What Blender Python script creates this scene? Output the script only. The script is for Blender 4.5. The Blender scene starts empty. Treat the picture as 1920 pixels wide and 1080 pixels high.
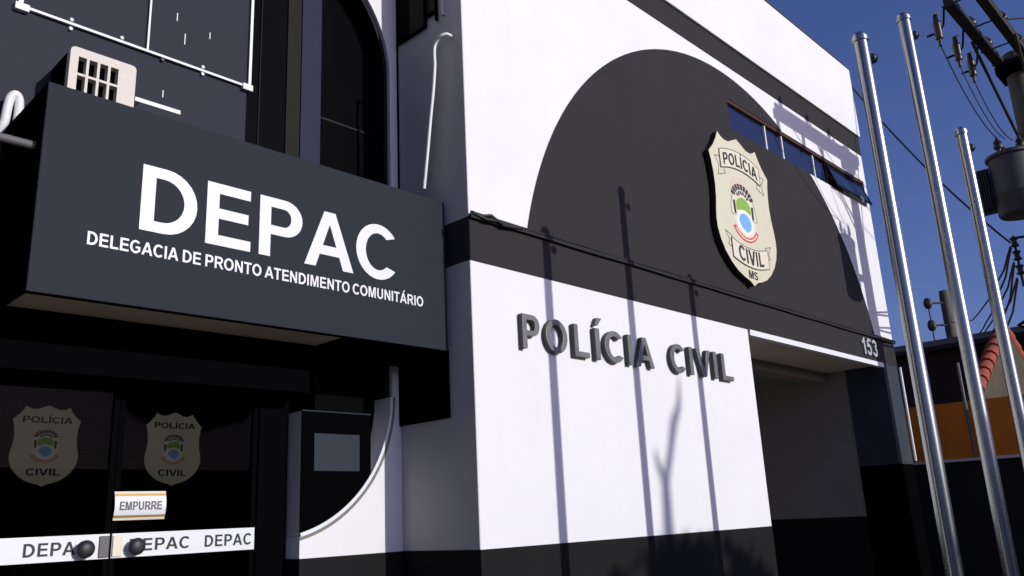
import bpy, bmesh, math, random
from mathutils import Vector, Matrix
from mathutils.geometry import tessellate_polygon
random.seed(7)
S = bpy.context.scene
COL = S.collection
PI = math.pi

# ------------------------------------------------------------------ camera
CAM = Vector((-3.812, -3.965, 1.5))
RX = Vector((0.69413749, -0.71831129, -0.04692582))     # right
RY = Vector((0.15926395, 0.21682357, -0.96313163))      # down
RZ = Vector((0.70200294, 0.66107218, 0.26490646))       # forward
cd = bpy.data.cameras.new('camera'); cam = bpy.data.objects.new('camera', cd); COL.objects.link(cam)
m = Matrix((RX, -RY, -RZ)).transposed().to_4x4(); m.translation = CAM
cam.matrix_world = m
cd.sensor_width = 36.0; cd.lens = 1581.02 / 1920 * 36.0
cd.clip_start = 0.05; cd.clip_end = 3000
S.camera = cam

# ------------------------------------------------------------------ sky, sun, exposure
SUN = Vector((-0.187, 0.934, -0.305)).normalized()      # the way the light travels
w = bpy.data.worlds.new('World'); S.world = w; w.use_nodes = True
nt = w.node_tree; nt.nodes.clear()
sky = nt.nodes.new('ShaderNodeTexSky'); sky.sky_type = 'NISHITA'; sky.sun_disc = False
sky.sun_elevation = math.asin(-SUN.z); sky.sun_rotation = math.atan2(-SUN.x, -SUN.y)
sky.altitude = 600; sky.air_density = 1.0; sky.dust_density = 3.0; sky.ozone_density = 4.0
bg = nt.nodes.new('ShaderNodeBackground'); bg.inputs['Strength'].default_value = 0.0977
wo = nt.nodes.new('ShaderNodeOutputWorld')
tint = nt.nodes.new('ShaderNodeMix'); tint.data_type = 'RGBA'; tint.blend_type = 'MULTIPLY'; tint.inputs[0].default_value = 1.0
tint.inputs[7].default_value = (.94, .86, 1.26, 1)      # the camera's violet-leaning blue
nt.links.new(sky.outputs[0], tint.inputs[6]); nt.links.new(tint.outputs[2], bg.inputs[0]); nt.links.new(bg.outputs[0], wo.inputs[0])
sl = bpy.data.lights.new('sun', 'SUN'); sl.energy = 3.08; sl.angle = math.radians(0.53); sl.color = (1.0, 0.98, 0.91)
so = bpy.data.objects.new('sun', sl); COL.objects.link(so); so.location = (20, -60, 30)
so.rotation_euler = SUN.to_track_quat('-Z', 'Y').to_euler()
S.render.engine = 'CYCLES'
S.view_settings.view_transform = 'Standard'; S.view_settings.look = 'None'
S.view_settings.exposure = 0.0; S.view_settings.gamma = 1.0

# ------------------------------------------------------------------ materials
M = {}
def mat(name, col, rough=0.6, metal=0.0, spec=0.5, noise=0.0, nscale=3.0, col2=None, bump=0.0, bscale=60.0, streak=0.0, coat=0.0):
    mt = bpy.data.materials.new(name); mt.use_nodes = True; M[name] = mt
    t = mt.node_tree; b = t.nodes['Principled BSDF']
    b.inputs['Roughness'].default_value = rough; b.inputs['Metallic'].default_value = metal
    b.inputs['Specular IOR Level'].default_value = spec; b.inputs['Coat Weight'].default_value = coat
    c = (*col, 1); b.inputs['Base Color'].default_value = c
    tc = t.nodes.new('ShaderNodeTexCoord')
    last = None
    if noise or col2:
        n = t.nodes.new('ShaderNodeTexNoise'); n.inputs['Scale'].default_value = nscale; n.inputs['Detail'].default_value = 6; n.inputs['Roughness'].default_value = 0.6
        t.links.new(tc.outputs['Object'], n.inputs['Vector'])
        r = t.nodes.new('ShaderNodeValToRGB'); r.color_ramp.elements[0].position = 0.3; r.color_ramp.elements[1].position = 0.72
        c2 = col2 if col2 else tuple(x * (1 - noise) for x in col)
        r.color_ramp.elements[0].color = (*c2, 1); r.color_ramp.elements[1].color = c
        t.links.new(n.outputs[0], r.inputs[0]); last = r.outputs[0]
        rr = t.nodes.new('ShaderNodeMapRange'); rr.inputs[3].default_value = max(0, rough - 0.07); rr.inputs[4].default_value = min(1, rough + 0.08)
        t.links.new(n.outputs[0], rr.inputs[0]); t.links.new(rr.outputs[0], b.inputs['Roughness'])
    if streak:
        mp = t.nodes.new('ShaderNodeMapping'); mp.inputs['Scale'].default_value = (5.0, 5.0, 0.35)
        t.links.new(tc.outputs['Object'], mp.inputs[0])
        n2 = t.nodes.new('ShaderNodeTexNoise'); n2.inputs['Scale'].default_value = 1.6; n2.inputs['Detail'].default_value = 8
        t.links.new(mp.outputs[0], n2.inputs['Vector'])
        r2 = t.nodes.new('ShaderNodeMapRange'); r2.inputs[1].default_value = 0.52; r2.inputs[2].default_value = 0.8; r2.inputs[3].default_value = 0; r2.inputs[4].default_value = streak
        t.links.new(n2.outputs[0], r2.inputs[0])
        mx = t.nodes.new('ShaderNodeMix'); mx.data_type = 'RGBA'
        t.links.new(r2.outputs[0], mx.inputs[0])
        if last: t.links.new(last, mx.inputs[6])
        else: mx.inputs[6].default_value = c
        mx.inputs[7].default_value = (col[0] * 0.45, col[1] * 0.43, col[2] * 0.4, 1)
        last = mx.outputs[2]
    if last: t.links.new(last, b.inputs['Base Color'])
    if bump:
        n3 = t.nodes.new('ShaderNodeTexNoise'); n3.inputs['Scale'].default_value = bscale; n3.inputs['Detail'].default_value = 4
        t.links.new(tc.outputs['Object'], n3.inputs['Vector'])
        bp = t.nodes.new('ShaderNodeBump'); bp.inputs['Strength'].default_value = bump; bp.inputs['Distance'].default_value = 0.01
        t.links.new(n3.outputs[0], bp.inputs['Height']); t.links.new(bp.outputs[0], b.inputs['Normal'])
    return mt
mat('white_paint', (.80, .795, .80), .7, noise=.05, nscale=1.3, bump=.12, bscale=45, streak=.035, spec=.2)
mat('graphite_paint', (.033, .031, .0325), .75, noise=.15, nscale=1.7, bump=.12, bscale=45, streak=.12, spec=.12)
mat('base_paint', (.0135, .013, .0135), .75, noise=.25, nscale=2.5, bump=.15, bscale=40, spec=.1)
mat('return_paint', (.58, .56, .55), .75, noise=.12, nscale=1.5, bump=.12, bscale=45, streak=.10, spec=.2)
mat('sign_metal', (.026, .031, .039), .6, noise=.10, nscale=1.2, spec=.06)
mat('slate_panel', (.030, .033, .050), .55, noise=.22, nscale=.9, spec=.08)
mat('sign_white', (.74, .75, .77), .45, noise=.03)
mat('black_metal', (.0025, .0025, .003), .7, spec=.0)
mat('black_matt', (.002, .002, .0023), .9, spec=.0)
mat('interior_dark', (.003, .003, .0035), .95, spec=.02)
mat('soffit', (.45, .38, .25), .8, noise=.2, nscale=3)
mat('garage_paint', (.26, .24, .21), .8, noise=.2, nscale=1.5, bump=.1)
mat('ceiling_board', (.70, .60, .48), .8, noise=.15, nscale=2)
mat('garage_concrete', (.30, .28, .25), .85, noise=.2, nscale=4)
mat('pier_paint', (.05, .06, .08), .7, spec=.1, noise=.3, nscale=3, bump=.15)
mat('rim_gap_shade', (.20, .19, .17), .8)
mat('letter_metal', (.19, .19, .185), .42, metal=.35, noise=.25, nscale=9)
mat('digit_metal', (.45, .46, .47), .5, noise=.2, nscale=20)  # white digits toned grey for the shadow that falls on them
mat('letter_side', (.025, .025, .025), .5)
mat('steel', (.36, .37, .37), .27, metal=1, noise=.06, nscale=2)
mat('pulley', (.02, .02, .022), .5)
mat('ac_plastic', (.60, .56, .50), .5, noise=.06, nscale=6)
mat('white_pvc', (.78, .78, .79), .45)
mat('white_trim', (.75, .77, .80), .5)
mat('grey_pipe', (.11, .11, .11), .6)
mat('badge_cream', (.66, .63, .47), .5, noise=.07, nscale=4)
mat('badge_light', (.72, .68, .53), .5)
mat('badge_edge', (.010, .010, .008), .5)
mat('badge_line', (.12, .11, .07), .6)
mat('badge_black', (.015, .014, .014), .6)
mat('badge_green', (.22, .42, .05), .6)
mat('badge_blue', (.16, .40, .75), .6)
mat('badge_white', (.78, .78, .75), .6)
mat('badge_red', (.62, .06, .05), .6)
mat('badge_peach', (.66, .52, .40), .6, col2=(.66, .60, .46), nscale=6)
mat('gold_strip', (.55, .33, .10), .35, metal=.5)
mat('print_black', (.012, .012, .014), .6)
mat('notice_plate', (.030, .038, .050), .6, spec=.1)
mat('cabinet_side', (.62, .60, .58), .7)
mat('bronze_frame', (.008, .008, .010), .5, spec=.15)
mat('olive_mullion', (.012, .012, .008), .6, spec=.1)
mat('blue_mullion', (.024, .026, .055), .6, spec=.1)
mat('rust_trim', (.07, .022, .010), .8, noise=.5, nscale=12)
mat('concrete_pole', (.11, .095, .07), .9, noise=.35, nscale=5, bump=.4, bscale=30)
mat('wood_arm', (.020, .015, .010), .85, noise=.4, nscale=8)
mat('transformer_paint', (.045, .045, .048), .6, noise=.25, nscale=6)
mat('porcelain', (.035, .022, .014), .35)
mat('cable', (.012, .012, .014), .6)
mat('orange_paint', (.78, .21, .012), .8, noise=.25, nscale=2.5, bump=.2, streak=.2)
mat('dark_wall', (.012, .010, .009), .9, noise=.3)
mat('brown_brick', (.034, .014, .009), .9, noise=.45, nscale=5, bump=.4, bscale=25, streak=.3)
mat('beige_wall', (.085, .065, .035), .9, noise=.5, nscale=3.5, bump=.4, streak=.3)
mat('clay_tile', (.34, .065, .032), .8, noise=.3, nscale=8)
mat('asphalt', (.085, .080, .073), .9, noise=.3, nscale=8, bump=.4, bscale=80)
mat('paving', (.20, .18, .16), .9, noise=.3, nscale=3, bump=.3, bscale=50)
mat('earth', (.12, .09, .06), .95, noise=.3, nscale=1)
mat('bark', (.09, .07, .05), .9, noise=.4, nscale=10, bump=.5, bscale=20)
mat('leaf', (.05, .085, .025), .7, noise=.4, nscale=4)
def glass(name, tint, refl, rough=.02, base=None):
    mt = bpy.data.materials.new(name); mt.use_nodes = True; M[name] = mt
    t = mt.node_tree; t.nodes.clear()
    o = t.nodes.new('ShaderNodeOutputMaterial'); mx = t.nodes.new('ShaderNodeMixShader'); fr = t.nodes.new('ShaderNodeFresnel'); fr.inputs[0].default_value = 1.45
    mul = t.nodes.new('ShaderNodeMath'); mul.operation = 'MULTIPLY'; mul.inputs[1].default_value = refl
    if base: a = t.nodes.new('ShaderNodeBsdfDiffuse'); a.inputs[0].default_value = (*base, 1)
    else: a = t.nodes.new('ShaderNodeBsdfTransparent'); a.inputs[0].default_value = (*tint, 1)
    g = t.nodes.new('ShaderNodeBsdfGlossy'); g.inputs[1].default_value = rough
    t.links.new(fr.outputs[0], mul.inputs[0]); t.links.new(mul.outputs[0], mx.inputs[0])
    t.links.new(a.outputs[0], mx.inputs[1]); t.links.new(g.outputs[0], mx.inputs[2]); t.links.new(mx.outputs[0], o.inputs[0])
glass('door_glass', (.47, .47, .47), .07)
glass('dark_glass', None, .12, base=(.004, .004, .0045))
glass('window_glass', None, 1.0, base=(.016, .026, .075))

# ------------------------------------------------------------------ builders
ORIG = {}
def tag(o, label, cat, group=None, kind=None):
    if label: o['label'] = label
    if cat: o['category'] = cat
    if group: o['group'] = group
    if kind: o['kind'] = kind
    return o
def thing(name, label, cat, loc, group=None):
    o = bpy.data.objects.new(name, None); COL.objects.link(o); o.location = loc; o.empty_display_size = .2
    ORIG[o.name] = Vector(loc)
    return tag(o, label, cat, group)
class MB:
    def __init__(s): s.v = []; s.f = []; s.m = []
    def add(s, vs, fs, mi=0):
        b = len(s.v); s.v += [tuple(p) for p in vs]; s.f += [tuple(b + i for i in f) for f in fs]; s.m += [mi] * len(fs); return s
    def box(s, x0, x1, y0, y1, z0, z1, mi=0):
        vs = [(x, y, z) for x in (x0, x1) for y in (y0, y1) for z in (z0, z1)]
        return s.add(vs, [(0, 1, 3, 2), (4, 6, 7, 5), (0, 4, 5, 1), (2, 3, 7, 6), (0, 2, 6, 4), (1, 5, 7, 3)], mi)
    def plate(s, contours, to3, lo, hi, mi=0, mside=None):
        """contours: outer + holes in 2D; to3(u, v, d) -> point; front at d=lo, back at d=hi"""
        pts = [p for c in contours for p in c]; n = len(pts)
        tris = tessellate_polygon([[Vector((p[0], p[1], 0)) for p in c] for c in contours])
        vs = [to3(p[0], p[1], lo) for p in pts] + [to3(p[0], p[1], hi) for p in pts]
        front = [tuple(t) for t in tris]
        s.add(vs, front, mi)
        b = len(s.v) - 2 * n
        s.f += [tuple(b + n + i for i in reversed(t)) for t in tris]; s.m += [mi] * len(tris)
        o = b
        for c in contours:
            k = len(c)
            for i in range(k):
                j = (i + 1) % k
                s.f.append((o + i, o + j, o + n + j, o + n + i)); s.m.append(mi if mside is None else mside)
            o += k
        return s
    def tube(s, pts, r, n=8, mi=0, caps=True):
        pts = [Vector(p) for p in pts]; k = len(pts); rs = r if isinstance(r, (list, tuple)) else [r] * k
        b = len(s.v); up = None
        for i, p in enumerate(pts):
            t = (pts[min(i + 1, k - 1)] - pts[max(i - 1, 0)]).normalized()
            if up is None: up = t.orthogonal().normalized()
            up = (up - t * up.dot(t)); up = up.normalized() if up.length > 1e-6 else t.orthogonal().normalized()
            sd = t.cross(up)
            for j in range(n):
                a = 2 * PI * j / n; s.v.append(tuple(p + (up * math.cos(a) + sd * math.sin(a)) * rs[i]))
        for i in range(k - 1):
            for j in range(n):
                j2 = (j + 1) % n
                s.f.append((b + i * n + j, b + i * n + j2, b + (i + 1) * n + j2, b + (i + 1) * n + j)); s.m.append(mi)
        if caps:
            s.f.append(tuple(b + j for j in reversed(range(n)))); s.m.append(mi)
            s.f.append(tuple(b + (k - 1) * n + j for j in range(n))); s.m.append(mi)
        return s
    def lathe(s, base, prof, n=20, mi=0):
        b = len(s.v); k = len(prof); base = Vector(base)
        for r, z in prof:
            for j in range(n):
                a = 2 * PI * j / n; s.v.append((base.x + r * math.cos(a), base.y + r * math.sin(a), base.z + z))
        for i in range(k - 1):
            for j in range(n):
                j2 = (j + 1) % n; s.f.append((b + i * n + j, b + i * n + j2, b + (i + 1) * n + j2, b + (i + 1) * n + j)); s.m.append(mi)
        s.f.append(tuple(b + j for j in reversed(range(n)))); s.m.append(mi)
        s.f.append(tuple(b + (k - 1) * n + j for j in range(n))); s.m.append(mi)
        return s
    def build(s, name, mats, parent=None, smooth=False, bevel=0, loc=None):
        me = bpy.data.meshes.new(name)
        if parent is not None: org = ORIG[parent.name]
        else: org = Vector(loc) if loc is not None else Vector((0, 0, 0))
        me.from_pydata([(p[0] - org.x, p[1] - org.y, p[2] - org.z) for p in s.v], [], s.f)
        for mm in (mats if isinstance(mats, (list, tuple)) else [mats]): me.materials.append(M[mm])
        me.polygons.foreach_set('material_index', s.m)
        bm = bmesh.new(); bm.from_mesh(me); bmesh.ops.recalc_face_normals(bm, faces=bm.faces); bm.to_mesh(me); bm.free()
        if smooth:
            me.polygons.foreach_set('use_smooth', [True] * len(me.polygons)); me.set_sharp_from_angle(angle=math.radians(40))
        o = bpy.data.objects.new(name, me); COL.objects.link(o)
        if parent is not None: o.parent = parent
        else: o.location = org
        ORIG[o.name] = org
        if bevel:
            bv = o.modifiers.new('bevel', 'BEVEL'); bv.width = bevel; bv.segments = 2; bv.limit_method = 'ANGLE'
        return o
def smooth_path(p, k=5):
    p = [Vector(q) for q in p]; out = []
    for i in range(len(p) - 1):
        a, b, c, d = p[max(i - 1, 0)], p[i], p[i + 1], p[min(i + 2, len(p) - 1)]
        for j in range(k):
            t = j / k; out.append(.5 * ((2 * b) + (c - a) * t + (2 * a - 5 * b + 4 * c - d) * t * t + (3 * b - a - 3 * c + d) * t ** 3))
    return out + [p[-1]]
def front(u, v, d): return (u, d, v)          # a drawing on a plane that faces the street (x, z), depth along y
def bx(name, mt, parent, *a, bevel=0): return MB().box(*a).build(name, mt, parent, bevel=bevel)

# ---- lettering: grotesque bold capitals, cap height 1, drawn as contours
def arc(cx, cy, rx, ry, a0, a1, n=14):
    return [(cx + rx * math.cos(math.radians(a0 + (a1 - a0) * i / n)), cy + ry * math.sin(math.radians(a0 + (a1 - a0) * i / n))) for i in range(n + 1)]
def stroke(path, t):
    L, R_ = [], []; n = len(path)
    for i, p in enumerate(path):
        a = path[max(i - 1, 0)]; b = path[min(i + 1, n - 1)]
        dx, dy = b[0] - a[0], b[1] - a[1]; l = math.hypot(dx, dy) or 1
        nx, ny = -dy / l * t / 2, dx / l * t / 2
        L.append((p[0] + nx, p[1] + ny)); R_.append((p[0] - nx, p[1] - ny))
    return L + R_[::-1]
def glyph(ch, s=.205):
    """-> (list of shapes, each [outer, holes...]), width, left bearing, right bearing"""
    h = .165
    if ch == 'Í':
        g, w_, a, b = glyph('I', s); return g + [[[(.02, 1.09), (.14, 1.34), (.34, 1.34), (.15, 1.09)]]], w_, a, b
    if ch == 'Á':
        g, w_, a, b = glyph('A', s); return g + [[[(.44, 1.06), (.55, 1.28), (.76, 1.28), (.58, 1.06)]]], w_, a, b
    if ch == 'I': return [[[(0, 0), (s, 0), (s, 1), (0, 1)]]], s, .1, .1
    if ch == 'L': return [[[(0, 0), (.72, 0), (.72, h), (s, h), (s, 1), (0, 1)]]], .72, .1, .03
    if ch == 'T': w_ = .82; return [[[(w_/2 - s/2, 0), (w_/2 + s/2, 0), (w_/2 + s/2, 1 - h), (w_, 1 - h), (w_, 1), (0, 1), (0, 1 - h), (w_/2 - s/2, 1 - h)]]], w_, .03, .03
    if ch == 'E': w_ = .76; return [[[(0, 0), (w_, 0), (w_, h), (s, h), (s, .43), (w_ - .05, .43), (w_ - .05, .43 + h), (s, .43 + h), (s, 1 - h), (w_ - .02, 1 - h), (w_ - .02, 1), (0, 1)]]], w_, .1, .05
    if ch == 'N': w_ = .82; return [[[(0, 0), (.19, 0), (.19, .66), (w_ - .2, 0), (w_, 0), (w_, 1), (w_ - .19, 1), (w_ - .19, .34), (.2, 1), (0, 1)]]], w_, .1, .1
    if ch == 'M': w_ = .98; return [[[(0, 0), (.185, 0), (.185, .76), (w_/2 - .1, 0), (w_/2 + .1, 0), (w_ - .185, .76), (w_ - .185, 0), (w_, 0), (w_, 1), (w_ - .28, 1), (w_/2, .3), (.28, 1), (0, 1)]]], w_, .1, .1
    if ch == 'V': w_ = .96; return [[[(0, 1), (.225, 1), (w_/2, .26), (w_ - .225, 1), (w_, 1), (.61, 0), (.35, 0)]]], w_, .01, .01
    if ch == 'A': return [[[(0, 0), (.22, 0), (.3, .225), (.7, .225), (.78, 0), (1, 0), (.615, 1), (.385, 1)], [(.36, .39), (.5, .78), (.64, .39)]]], 1.0, .01, .01
    if ch == 'U':
        w_ = .82; return [[[(0, 1)] + arc(w_/2, .36, w_/2, .376, 180, 360) + [(w_, 1), (w_ - s, 1)] + arc(w_/2, .36, w_/2 - s, .215, 360, 180) + [(s, 1)]]], w_, .1, .1
    if ch == 'D':
        w_ = .86; return [[[(0, 0)] + arc(.36, .5, w_ - .36, .5, -90, 90) + [(0, 1)], ([(s, h)] + arc(.33, .5, w_ - s - .33, .5 - h, -90, 90) + [(s, 1 - h)])[::-1]]], w_, .1, .05
    if ch in 'PR':
        w_ = .8 if ch == 'P' else .86
        hole = ([(s, .53)] + arc(.45, .685, w_ - s - .46, .155, -90, 90, 10) + [(s, .84)])[::-1]
        out = [(0, 0), (s, 0), (s, .375)] + arc(.47, .688, .8 - .47, .313, -90, 90) + [(0, 1)]
        if ch == 'P': return [[out, hole]], w_, .1, .04
        out = [(0, 0), (s, 0), (s, .4), (.36, .4), (.45, .33), (.66, 0), (.9, 0), (.70, .31), (.6, .40)] + arc(.5, .70, .83 - .5, .30, -62, 90) + [(0, 1)]
        return [[out, ([(s, .55)] + arc(.47, .692, .16, .142, -90, 90, 10) + [(s, .835)])[::-1]]], .9, .1, .01
    if ch == 'O': return [[arc(.5, .5, .5, .515, 0, 360, 30)[:-1], arc(.5, .5, .29, .345, 0, 360, 26)[:-1][::-1]]], 1.0, .05, .05
    if ch == 'C':
        return [[arc(.49, .5, .49, .515, 38, 322, 26) + [(.9 - .21, .24)] + arc(.49, .5, .28, .345, 310, 50, 22) + [(.69, .76)]]], .9, .05, .04
    if ch == 'G':
        return [[arc(.49, .5, .49, .515, 40, 318, 26) + [(.93, .16), (.93, .54), (.5, .54), (.5, .38), (.74, .38), (.74, .25)] + arc(.49, .5, .28, .345, 305, 50, 20) + [(.68, .76)]]], .96, .05, .07
    if ch == 'S':
        w_ = .8; p = arc(.4, .735, .31, .185, 18, 250, 16) + arc(.4, .275, .315, .195, 75, -165, 18)
        return [[stroke(p, .17)]], w_, .05, .05
    if ch == '1': return [[[(.22, 0), (.42, 0), (.42, 1), (.26, 1), (.16, .86), (0, .76), (0, .59), (.12, .64), (.22, .72)]]], .42, .12, .16
    if ch == '5':
        p = [(.66, .915), (.2, .915), (.13, .5), (.16, .5)] + arc(.34, .33, .28, .255, 125, -150, 18)
        return [[stroke([(.68, .915), (.24, .915)], .17)], [stroke([(.235, .88), (.165, .47)], .18)], [stroke(arc(.34, .335, .27, .26, 130, -155, 18), .18)]], .7, .05, .05
    if ch == '3':
        return [[stroke(arc(.33, .74, .24, .18, 165, -80, 14), .17)], [stroke(arc(.33, .29, .26, .21, 78, -165, 16), .18)]], .66, .05, .05
    return [], .28, 0, 0
def layout(text, kern=0.0, sp=.3):
    x = 0; out = []
    for ch in text:
        if ch == ' ': x += sp; continue
        sh, w_, a, b = glyph(ch); x += a; out.append((ch, sh, x, w_)); x += w_ + b + kern
    return out, x
def letters(text, x0, x1, z0, cap, y0, y1, mt, parent, name='letter', to3=None, side=None, kern=0.0, z1=None, bevel=0):
    """text set between x0 and x1 on a street-facing plane; each letter is its own mesh. z1: baseline height at x1"""
    lay, tot = layout(text, kern); k = (x1 - x0) / (tot - .1)
    f3 = to3 or front; objs = []
    for ch, sh, x, w_ in lay:
        b = MB()
        for i, c in enumerate(sh):
            b.plate([[(x0 + (x - .05 + p[0]) * k, z0 + p[1] * cap) for p in cc] for cc in c], f3, y0 + i * .0003, y1, 0, 1 if side else None)
        objs.append(b.build(name, [mt, side] if side else mt, parent, bevel=bevel))
    return objs

# ------------------------------------------------------------------ ground, street
def struct(name, mt, *a):
    o = MB().box(*a).build(name, mt); o['kind'] = 'structure'; return o
struct('ground', 'earth', -150, 150, -150, 150, -.6, -.16)
struct('road', 'asphalt', -120, 120, -10.6, -3.0, -.155, -.13)
pv = struct('pavement', 'paving', -120, 120, -2.85, 0.93, -.155, 0.0)
struct('kerb', 'paving', -120, 120, -3.0, -2.853, -.155, .004)
struct('opposite_pavement', 'paving', -120, 120, -15.0, -10.6, -.155, 0.0)

# ------------------------------------------------------------------ the police station
st = thing('police_station', 'white two-storey police station with dark grey arch and bands painted on its front', 'building', (3.9, 0, 0))
W_R = 7.78
bx('white_wall', 'white_paint', st, 0, 3.79, 0, 7, 1.33, 3.222)
bx('base_wall', 'base_paint', st, -.003, 3.793, -.003, 7, 0, 1.33)
bx('fascia', 'graphite_paint', st, -.004, W_R, -.006, .76, 3.222, 3.54)
MB().box(3.82, 7.29, -.012, .05, 3.165, 3.222).build('drip_edge', 'white_trim', st)
bx('floor_slab', 'garage_paint', st, 0, W_R, .76, 7, 3.222, 3.54)
# upper wall around the window strip
WX0, WX1, WZ0, WZ1 = 3.96, 7.70, 5.475, 5.845
u = MB()
u.box(0, WX0, 0, .25, 3.54, 6.26); u.box(WX1, W_R, 0, .25, 3.54, 6.26)
u.box(WX0, WX1, 0, .25, 3.54, WZ0); u.box(WX0, WX1, 0, .25, WZ1, 6.26)
u.build('upper_wall', 'white_paint', st)
bx('upper_side_wall', 'white_paint', st, 0, .2, .25, 7, 3.54, 6.26)
bx('upper_end_wall', 'white_paint', st, 7.58, W_R, .25, 7, 3.54, 6.26)
bx('upper_room', 'interior_dark', st, .2, 7.58, .5, 7, 3.54, 6.26)
bx('upper_band', 'graphite_paint', st, -.002, W_R + .002, -.005, 7, 6.26, 6.545)
bx('parapet', 'white_paint', st, -.006, W_R + .006, -.035, 7, 6.545, 7.62, bevel=.008)
bx('parapet_cap', 'rust_trim', st, -.012, W_R + .012, -.042, 7, 7.621, 7.632)
# painted arch: a circle cut by the fascia, the window strip left free
ACX, ACZ, AR = 3.88, 2.75, 3.39
a = MB(); N = 140; xa = ACX - math.sqrt(AR**2 - (3.54 - ACZ)**2); xb = 2 * ACX - xa
def top(x): return ACZ + math.sqrt(max(0, AR**2 - (x - ACX)**2))
xs = sorted(set([xa + (xb - xa) * .5 * (1 - math.cos(PI * i / N)) for i in range(N + 1)] + [WX0]))
for x0, x1 in zip(xs, xs[1:]):
    xm = (x0 + x1) / 2
    def q(b0, b1, t0, t1): a.add([(x0, -.004, b0), (x1, -.004, b1), (x1, -.004, t1), (x0, -.004, t0)], [(0, 1, 2, 3)])
    t0, t1 = top(x0), top(x1)
    if xm < WX0: q(3.54, 3.54, t0, t1)
    else:
        q(3.54, 3.54, min(t0, WZ0), min(t1, WZ0))
        if min(t0, t1) > WZ1: q(WZ1, WZ1, t0, t1)
a.build('painted_arch', 'graphite_paint', st)
# window strip
bx('window_lintel', 'rust_trim', st, WX0, WX1, .012, .05, WZ1 - .035, WZ1 - .001)
bars = [WX0 + .03, 4.87, 5.29, 6.14, 6.50, WX1 - .03]
for i in range(5):
    x0, x1 = bars[i], bars[i + 1]
    fr = MB().box(x0 - .012, x0 + .012, .03, .07, WZ0, WZ1 - .036)
    fo = fr.build('window', 'white_trim' if i in (0, 1, 2, 3) else 'bronze_frame', st)
    if i < 4:
        bx('pane', 'window_glass', fo, x0 + .013, x1 - .013, .05, .056, WZ0 + .012, WZ1 - .037)
        bx('frame', 'bronze_frame', fo, x0 + .013, x1 - .013, .035, .065, WZ0, WZ0 + .012)
    else:
        t = .33    # top-hung sash, pushed open
        p = MB(); n = Vector((0, -math.sin(t), -math.cos(t)));
        def P(x, d, o): return (x, .03 - math.sin(t) * d + o * math.cos(t), WZ1 - .04 - math.cos(t) * d - o * math.sin(t))
        def slab(m_, xa_, xb_, da, db, o0, o1):
            vs = [P(x, d, o) for x in (xa_, xb_) for d in (da, db) for o in (o0, o1)]
            m_.add(vs, [(0, 1, 3, 2), (4, 6, 7, 5), (0, 4, 5, 1), (2, 3, 7, 6), (0, 2, 6, 4), (1, 5, 7, 3)])
        slab(p, x0 + .05, x1 - .02, .02, .33, .008, .014); p.build('pane', 'window_glass', fo)
        p = MB(); slab(p, x0 + .03, x0 + .05, 0, .35, 0, .022); slab(p, x1 - .02, x1, 0, .35, 0, .022); slab(p, x0 + .03, x1, 0, .02, 0, .022); slab(p, x0 + .03, x1, .33, .35, 0, .022)
        p.build('frame', 'bronze_frame', fo)
        p = MB().tube([P(7.25, .34, -.01), P(7.25, .40, -.02), P(7.25, .43, .0)], .012, 6); p.build('catch', 'white_trim', fo)
# garage
bx('garage_wall', 'garage_paint', st, 7.3, W_R - .003, .5, 7, 1.335, 3.222)
bx('garage_base', 'base_paint', st, 7.297, W_R, .5, 7, 0, 1.335)
bx('right_pier', 'pier_paint', st, 7.29, W_R, -.002, .5, 1.95, 3.222)
bx('pier_base', 'black_metal', st, 7.287, W_R + .003, -.005, .5, 0, 1.95)
bx('garage_back', 'interior_dark', st, 3.79, 7.3, 6, 7, 0, 3.222)
bx('garage_ceiling', 'ceiling_board', st, 3.793, 7.288, .052, .758, 3.205, 3.2215)
bx('garage_beam', 'garage_paint', st, 3.793, 7.29, .76, 1.0, 3.08, 3.222)
fl = bx('garage_floor', 'garage_concrete', st, 3.79, 7.3, .93, 6, -.02, .02)
# left return wall: dark band and base carried round the corner
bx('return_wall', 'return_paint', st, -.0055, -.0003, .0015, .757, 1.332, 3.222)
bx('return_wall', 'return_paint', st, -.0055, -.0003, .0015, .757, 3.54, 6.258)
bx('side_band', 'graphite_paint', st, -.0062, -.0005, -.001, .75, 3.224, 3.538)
bx('corner_joint', 'black_matt', st, -.014, -.0065, .742, .757, 3.72, 6.25)
# recessed entrance bay --------------------------------------------------
YW, YG = .76, .95
RXR, RZB, RZT, RR = -.082, 1.437, 5.86, .939          # the big rounded opening
XL = -3.72                                             # its mirror on the left
def rounded(x0, x1, z0, z1, r, n=22):
    return arc(x1 - r, z0 + r, r, r, -90, 0, n) + arc(x1 - r, z1 - r, r, r, 0, 90, n) + arc(x0 + r, z1 - r, r, r, 90, 180, n) + arc(x0 + r, z0 + r, r, r, 180, 270, n)
JX = -.817                                             # where the wall beside the doors ends
low = arc(RXR - RR, RZB + RR, RR, RR, -90 + math.degrees(math.asin((JX - (RXR - RR)) / RR)), 0, 24)
up = arc(RXR - RR, RZT - RR, RR, RR, 0, 90, 24)
outer = [(0, 1.33), (0, 6.26), (RXR - RR, 6.26)] + up[::-1] + low[::-1] + [(JX, 1.33)]
MB().plate([outer[::-1]], front, YW, YG - .004).build('bay_wall', 'white_paint', st)
mi = [(2 * (XL + (RXR - XL) / 2) - x, z) for x, z in [(0, 1.33), (0, 6.26), (RXR - RR, 6.26)] + up[::-1] + [(RXR, RZB + RR)] + [(RXR, 1.33)]]
MB().plate([mi], front, YW, YG - .004).build('bay_wall', 'white_paint', st)
bx('bay_head', 'white_paint', st, XL + RR, RXR - RR, YW, YG - .004, RZT, 6.26)
bx('bay_base', 'base_paint', st, JX - .002, -.004, YW - .003, YG - .004, 0, 1.33)
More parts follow.
